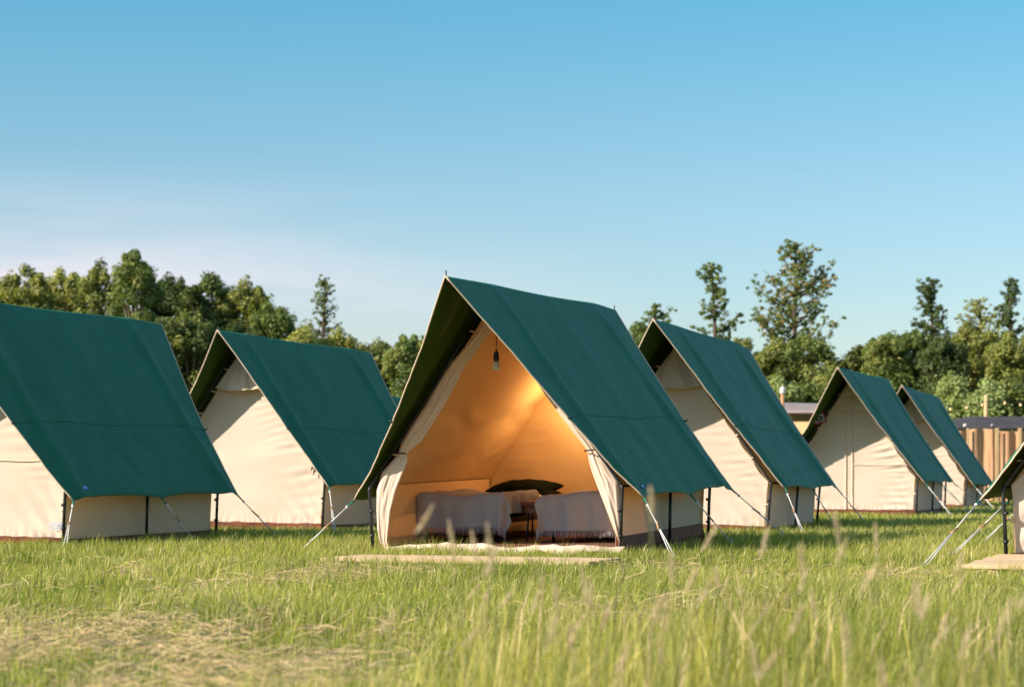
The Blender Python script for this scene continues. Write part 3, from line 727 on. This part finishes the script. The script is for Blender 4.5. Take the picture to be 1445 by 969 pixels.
# ------------------------------------------------------------ fence, huts and festoon behind
M['reed'] = mat('reed_matting', (.58, .35, .20), .9, var=(.36, .19, .095), scale=5, stretch=(5, 5, .25), bump=.6, bscale=18)
M['batten'] = mat('pale_batten', (.60, .40, .20), .8, var=(.5, .32, .16), scale=5, stretch=(3, 3, .5))
M['tarp'] = mat('dark_tarpaulin', (.04, .035, .038), .8, var=(.06, .055, .055), scale=2)
M['felt'] = mat('grey_roof_felt', (.22, .175, .165), .9, var=(.26, .21, .19), scale=3)
M['ply'] = mat('yellow_plywood', (.66, .44, .20), .7, var=(.60, .38, .17), scale=3, stretch=(1, 1, 6))
def fence():
    root = empty('reed_fence', (12.5, 50, 0)); tag(root, 'brown reed matting fence with paler battens at the right edge', 'fence')
    def f(u, v):
        x = -3.2+8.5*u
        top = 1.70+.02*wr(x*6, 0, 2)-.07*math.sin(x*2.1)**2
        return (x, .045*math.sin(x*17+2*wr(x, 0, 1))+.10*wr(x*.9, v, 4)+.02*wr(x*11, v*.5, 3), -.1+(top+.1)*v)
    MB().grid(f, 420, 10).build('matting', M['reed'], root)
    for x in (-1.8, -1.12, -.58, .02, .9, 1.9, 2.9, 3.9): MB().box((x, -.10, .84), (.085 if x in (-.58, .02, -1.12) else .055, .03, 1.74), .0, 0).build('batten', M['batten'], root, False, .004)
fence()
def reed_canopy():
    root = empty('dark_canopy', (12.0, 56, 0)); tag(root, 'low dark tarpaulin canopy showing above the reed fence', 'canopy')
    def f(u, v):
        x = -.95+2.6*u; y = -1.5+3*v
        z = 1.80+.36*math.sin(math.pi*min(.5, v*.6))*math.sin(math.pi*min(.5, .04+u*.8))+.02*wr(x*2, y*2, 3)
        return (x, y, z)
    o = MB().grid(f, 40, 20).build('tarpaulin', M['tarp'], root); s = o.modifiers.new('thick', 'SOLIDIFY'); s.thickness = .04
    for x in (-.7, .95):
        for y in (-1.3, 1.3): MB().tube([(x+.25, y, -.05), (x+.25, y, 1.85)], .04, 8).build('post', M['black'], root)
    for x, c in ((-.35, 'ivory'), (.35, 'felt')): MB().lathe((x, -1.35, 1.85), [(.02, -.02), (.06, .0), (.05, .05), (.01, .07)], 8).build('canopy_patch', M[c], root)
reed_canopy()
def canopy2():
    root = empty('dark_canopy', (14.5, 58, 0)); tag(root, 'second dark canopy roof cut off by the right edge of the photo', 'canopy')
    def f(u, v): return (-.75+3*u, -1+2*v, 2.06+.12*math.sin(math.pi*v)+.10*u)
    o = MB().grid(f, 10, 10).build('tarpaulin', M['tarp'], root); s = o.modifiers.new('thick', 'SOLIDIFY'); s.thickness = .05
    for x in (-.6, 2): MB().tube([(x, 0, -.05), (x, 0, 2.1)], .04, 8).build('post', M['black'], root)
canopy2()
ps = MB().tube([(0, 0, -.1), (.03, 0, 2.78)], [.055, .05], 8).build('timber_post', M['batten'], None); ps.location = (12.9, 58, 0); tag(ps, 'plain timber post rising behind the dark canopy', 'post')
def hut():
    root = empty('plywood_hut', (7.35, 54.6, 0), -R(30)); tag(root, 'plywood hut with grey felt roof between two tents', 'hut')
    b = MB(); b.box((-.9, 0, 1.05), (2.2, 2.2, 2.3)); b.build('wall', M['ply'], root, False, .01)
    MB().box((.2+.42, -.02, .95), (.80, 2.0, 1.98)).build('side_panel', M['batten'], root, False)
    for z in (.5, 1.1, 1.72): MB().box((-.9, -1.115, z), (2.2, .025, .03)).build('wall_batten', M['batten'], root, False)
    def rf(u, v): 
        x = -2.3+4.6*u; return (x, -1.3+2.9*v, 2.20+.28*v+.12*(1-u)-.05*math.sin(u*3.14))
    o = MB().grid(rf, 12, 12).build('roof', M['felt'], root); s = o.modifiers.new('thick', 'SOLIDIFY'); s.thickness = .06; s.offset = -1
hut()
pc = empty('capped_post', (6.68, 52.5, 0)); tag(pc, 'orange timber post with a white cap beside the plywood hut', 'post')
MB().tube([(0, 0, -.1), (0, 0, 2.62)], .045, 10).build('shaft', M['slider'], pc)
MB().lathe((0, 0, 2.60), [(.055, 0), (.065, .03), (.065, .12), (.05, .17), (.01, .185)], 12).build('cap', M['rope'], pc)
def festoon():
    M['glow'] = bpy.data.materials.new('warm_bulb'); M['glow'].use_nodes = True; P = M['glow'].node_tree.nodes['Principled BSDF']
    P.inputs['Base Color'].default_value = (.8, .5, .25, 1); P.inputs['Emission Color'].default_value = (1, .55, .25, 1); P.inputs['Emission Strength'].default_value = .5
    root = empty('string_lights', (11, 52, 0)); tag(root, 'string of small lit orange bulbs sagging above the reed fence', 'string lights')
    pts = []
    bp = [(1341, 577), (1364, 575), (1386, 571), (1404, 569), (1418, 568), (1440, 571)]
    P3 = [Vector(((px-722.5)/3000*52-11, 0, CH+(665-py)/3000*52)) for px, py in bp]
    L = [Vector((-1.6, 0, P3[0].z+.3))]+[p_+Vector((0, 0, .07)) for p_ in P3]+[Vector((P3[-1].x+2.5, 0, P3[-1].z+.3))]
    MB().tube(L, .006, 5).build('cable', M['black'], root)
    for i, p_ in enumerate(P3):
        if i == 3: continue
        b = MB().lathe(p_, [(.004, -.035), (.02, -.025), (.027, -.006), (.022, .012), (.012, .03)], 10).build('bulb', M['glow'], root)
        MB().lathe(p_, [(.015, .03), (.017, .035), (.015, .07)], 8).build('bulb_holder', M['black'], b)
    for x in (L[0].x, L[-1].x): MB().tube([(x, 0, -.1), (x, 0, L[0].z)], .04, 8).build('pole', M['batten'], root)
festoon()

# ------------------------------------------------------------ trees
M['bark'] = mat('bark', (.12, .085, .055), .95, var=(.07, .05, .035), scale=3)
M['leaf'] = mat('leaves', (.06, .09, .02), .55, (1.25, 1.35, .5), .35, attr='tint', spec=.3)
GREENS = {'olive': (.22, .23, .055), 'green': (.14, .18, .045), 'dark': (.085, .115, .033), 'yellow': (.31, .31, .085), 'rust': (.42, .28, .10), 'fresh': (.29, .34, .12)}
def leaf_cloud(centres, radii, per, size, tint, seed, flat=.8, tint2=None):
    r_ = np.random.default_rng(seed); n = len(centres)
    c = np.repeat(centres, per, 0); ra = np.repeat(radii, per)[:, None]; N = len(c)
    d = r_.normal(size=(N, 3)); d /= np.linalg.norm(d, axis=1)[:, None]
    rr = r_.random((N, 1))**.45
    fl = np.repeat(flat, per) if np.ndim(flat) else np.full(N, flat)
    P = c+d*ra*rr*np.stack([np.ones(N), np.ones(N), fl], 1)
    # leaf normal roughly outwards and upwards, with scatter
    nn = d+np.array([0, 0, .5])+r_.normal(0, .55, (N, 3)); nn /= np.linalg.norm(nn, axis=1)[:, None]
    t1 = np.cross(nn, r_.normal(size=(N, 3))); t1 /= np.linalg.norm(t1, axis=1)[:, None]; t2 = np.cross(nn, t1)
    s = size*r_.uniform(.6, 1.3, (N, 1)); a, b = t1*s*.5, t2*s*.33
    V = np.stack([P-a, P-b+a*.1, P+a, P+b+a*.1], 1).reshape(-1, 3); F = np.arange(N*4).reshape(-1, 4)
    base = np.array(GREENS[tint]); cl = np.repeat(r_.uniform(.8, 1.25, (n, 1)), per, 0); C = np.ones((N, 4)); C[:, :3] = base*cl*r_.uniform(.75, 1.3, (N, 1))
    if tint2:
        k = np.repeat(r_.random(n) < .35, per) & (r_.random(N) < .6); C[k, :3] = np.array(GREENS[tint2])*r_.uniform(.7, 1.2, (k.sum(), 1))
    return V, F, np.repeat(C, 4, 0)
def px2(px, Y): return (px-722.5)/3000*Y
def pz(py, Y): return CH+(665-py)/3000*Y
TG = {'b': 'bushy trees along the far edge of the meadow', 'a': 'slender open trees rising above the tree line'}
def bushy(px, py, hwpx, Y, tint, seed, label, base=690, tint2=None, n=95, per=150, size=.125, point=.0):
    rr = random.Random(seed); X = px2(px, Y); H = pz(py, Y); W = hwpx/3000*Y
    root = empty('broadleaf_tree', (X, Y, 0)); tag(root, label, 'tree', TG['b'])
    cs, ra = [], []
    for i in range(n):
        t_ = rr.random()**.75; z = H*(.10+.82*t_)
        prof = 1.15*W*(math.sin(math.pi*min(1, .12+.70*t_))**.55)*(1-point*t_)
        a = rr.uniform(0, 2*math.pi); q = rr.random()**.4*prof*.85
        r0 = rr.uniform(.26, .60)*(.75 if t_ > .75 else 1)
        if z+r0*.8 > H: z = H-r0*.8
        cs.append((q*math.cos(a), q*math.sin(a)*1.1, z)); ra.append(r0)
    fl = [.85]*len(cs)
    for i in range(max(8, n//5)):      # upright sprigs that break up the top outline
        a = rr.uniform(-1, 1); cs.append((a*W*.85, rr.uniform(-.6, .6), H*(1-.16*a*a)-rr.uniform(.1, .6))); ra.append(rr.uniform(.12, .26)); fl.append(rr.uniform(.9, 1.7))
    V, F, C = leaf_cloud(np.array(cs), np.array(ra), per, size, tint, seed, np.array(fl), tint2)
    npmesh('crown', V, F, None, M['leaf'], C, root)
    tb = MB().tube([(0, 0, -.1), (rr.uniform(-.1, .1), 0, H*.3), (rr.uniform(-.3, .3), 0, H*.6), (0, 0, H*.88)], [.20, .15, .09, .02], 8)
    for k in range(0, n, 3):
        c = Vector(cs[k]); z0 = c.z*.55; tb.tube([(0, 0, z0), (c.x*.5, c.y*.5, z0+(c.z-z0)*.6), c], [.06, .04, .012], 5)
    tb.build('trunk', M['bark'], root)
def airy(px, py, hwpx, Y, tint, seed, label, ybase=600, tint2=None, limbs=34, per=60, size=.11, shape='cone', low=.35, droop=0.):
    rr = random.Random(seed); X = px2(px, Y); H = pz(py, Y); W = hwpx/3000*Y
    root = empty('slender_tree', (X, Y, 0)); tag(root, label, 'tree', TG['a'])
    tb = MB(); bend = rr.uniform(-.15, .15); W *= 1.35 if shape == 'round' else 1.55
    tr = lambda z: Vector((bend*math.sin(z/H*3), .1*math.sin(z), z))
    tb.tube([tr(H*k/10)-Vector((0, 0, .1 if k == 0 else 0)) for k in range(11)], [.16*(1-k/10.6)+.012 for k in range(11)], 8)
    cs, ra = [], []
    for i in range(limbs):
        t_ = low+(1-low)*(i+rr.random())/limbs; z0 = H*t_
        q = (t_-low)/(1-low)
        if shape == 'cone': Lm = W*(.95*(1-q)**.95+.10)
        else: Lm = W*(math.sin(math.pi*min(1, .18+q*.80))**.6)
        Lm *= rr.uniform(.40, 1.12); a = rr.uniform(0, 2*math.pi)
        up = rr.uniform(.3, .9) if shape == 'cone' else rr.uniform(.3, 1.1)
        p0 = tr(z0 - Lm*up*.6); p1 = p0+Vector((math.cos(a)*Lm, math.sin(a)*Lm, Lm*up)); mid = p0.lerp(p1, .5)+Vector((0, 0, -.10*Lm+droop))
        if p1.z > H-.1: p1.z = H-.1-rr.random()*.3
        tb.tube([p0, mid, p1], [.035, .022, .008], 5)
        m_ = max(6, int(Lm/.075))
        for k in range(m_):
            f = .34+.72*rr.random(); c = (mid.lerp(p1, (f-.5)*2) if f > .5 else p0.lerp(mid, f*2))+Vector((rr.gauss(0, .13), rr.gauss(0, .13), rr.gauss(0, .09)))
            cs.append(tuple(c)); ra.append(rr.uniform(.05, .15))
    for k in range(5): c = tr(H*(1-.03*k)); cs.append((c.x+rr.uniform(-.06, .06), c.y, c.z-.05)); ra.append(.08+.02*k)
    V, F, C = leaf_cloud(np.array(cs), np.array(ra), per//2+2, size*.85, tint, seed, .7, tint2)
    npmesh('crown', V, F, None, M['leaf'], C, root); tb.build('trunk', M['bark'], root)
B = [  # left wood
 (-15, 385, 60, 72, 'olive', 'olive bushy tree at the far left edge of the wood'),
 (38, 374, 48, 70, 'olive', 'olive round topped tree, second from the left edge'),
 (92, 376, 42, 72, 'yellow', 'yellowish bushy tree left of the tallest one in the left wood'),
 (140, 372, 36, 70, 'olive', 'olive tree touching the tallest bushy tree on its left'),
 (190, 352, 40, 68, 'green', 'tallest bright green bushy tree of the left wood'),
 (243, 386, 42, 71, 'dark', 'dark tree just right of the tallest bushy tree'),
 (292, 384, 42, 70, 'green', 'green tree with twin tops in the left wood'),
 (345, 392, 46, 70, 'olive', 'rounded olive tree near the right end of the left wood'),
 (385, 425, 34, 69, 'green', 'green tree that slopes down at the right end of the left wood'),
 (60, 430, 60, 66, 'dark', 'low dark tree under the left end of the wood'),
 (270, 440, 50, 66, 'dark', 'dark understorey tree right above the left edge tent'),
 (220, 450, 50, 66, 'dark', 'dark low tree behind the ridge end of the left edge tent'),
 (340, 460, 50, 66, 'dark', 'dark low tree behind the vent flap tent peak'),
 (425, 462, 34, 68, 'yellow', 'low yellowish tree between the left wood and the slender tree'),
 (475, 466, 40, 70, 'yellow', 'yellowish bush around the foot of the slender tree on the left'),
 (530, 478, 34, 72, 'olive', 'small olive tree left of the open tent'),
 (578, 466, 38, 68, 'green', 'green tree touching the left side of the open tent'),
 (620, 470, 40, 70, 'green', 'green tree mostly hidden behind the open tent peak'),
 (900, 458, 34, 74, 'green', 'tree top just left of the peak of the second right tent'),
 (980, 478, 40, 72, 'green', 'bush under the conical slender tree on the right'),
 (1045, 478, 36, 72, 'olive', 'olive bush between the two slender trees on the right'),
 (1090, 480, 40, 70, 'olive', 'olive bush left of the foot of the big open tree'),
 (1135, 470, 46, 70, 'green', 'green bush at the foot of the big open tree'),
 (1175, 520, 30, 68, 'olive', 'low bush in the gap right of the big open tree'),
 (1215, 488, 34, 72, 'olive', 'olive tree first right of the sky gap'),
 (1250, 464, 34, 70, 'green', 'tree with ragged top right of the sky gap'),
 (1290, 462, 40, 71, 'green', 'dense green tree below the dark slender tree'),
 (1330, 475, 40, 69, 'dark', 'dark tree behind the two farthest right tents'),
 (1375, 455, 42, 71, 'olive', 'olive tree behind the dark canopy'),
 (1425, 470, 40, 69, 'olive', 'olive tree above the right end of the reed fence'),
 (1470, 455, 44, 70, 'green', 'green tree cut off by the right edge'),
 (1345, 525, 26, 62, 'fresh', 'young pale green tree beside the farthest tent'),
 (1395, 535, 26, 61, 'fresh', 'pale green bush above the dark canopy'),
 (1435, 530, 26, 61, 'olive', 'low bush right above the canopy at the right edge'),
 (1100, 530, 30, 64, 'fresh', 'pale bush above the plywood hut'),
 (1145, 540, 30, 64, 'green', 'green bush right of the capped post'),
]
for i, (px, py, hw_, Y, ti, lab) in enumerate(B):
    small = py > 500
    bushy(px, py, hw_, Y, ti, 100+i, lab, n=55 if small else 100, per=170 if small else 200, tint2='dark' if i % 3 == 0 else ('yellow' if i % 3 == 1 else None), point=.15 if i % 2 else 0, size=.095 if small else .105)
airy(460, 391, 34, 74, 'green', 1, 'slender open tree standing alone left of the open tent', limbs=50, per=16, shape='cone', low=.50, size=.10)
airy(1004, 371, 40, 74, 'green', 2, 'conical slender tree behind the second right tent', limbs=44, per=42, shape='cone', low=.42)
airy(1124, 342, 50, 72, 'green', 3, 'biggest open tree with rusty top leaves, right of centre', limbs=84, per=28, shape='round', low=.42, tint2='rust')
airy(925, 430, 22, 80, 'green', 4, 'small tree top showing over the peak of the second right tent', limbs=16, per=40, shape='round', low=.80)
airy(1314, 394, 38, 74, 'dark', 5, 'dark slender tree above the last two tents', limbs=50, per=42, shape='cone', low=.48)
airy(1383, 422, 38, 78, 'yellow', 6, 'thin pale tree between two slender dark trees', limbs=46, per=18, shape='round', low=.55)
airy(1427, 392, 26, 74, 'dark', 7, 'tall narrow tree nearest the right edge', limbs=44, per=38, shape='cone', low=.42)
# dark wood floor behind, an uncountable thicket
tr_ = np.random.default_rng(77)
def thicket():
    n = 1000; X = tr_.uniform(-24, 24, n); Y = tr_.uniform(76, 84, n); Z = tr_.uniform(.2, 1, n)*(2.6+1.6*fbm(X*.3, Y*0)+3.4*sstep(-6, -9, X))
    V, F, C = leaf_cloud(np.stack([X, Y, Z], 1), tr_.uniform(.7, 1.1, n), 130, .26, 'green', 9, .9, 'dark')
    tag(npmesh('thicket', V, F, None, M['leaf'], C), 'thick undergrowth closing the view behind the trees', 'undergrowth', None, 'stuff')
thicket()
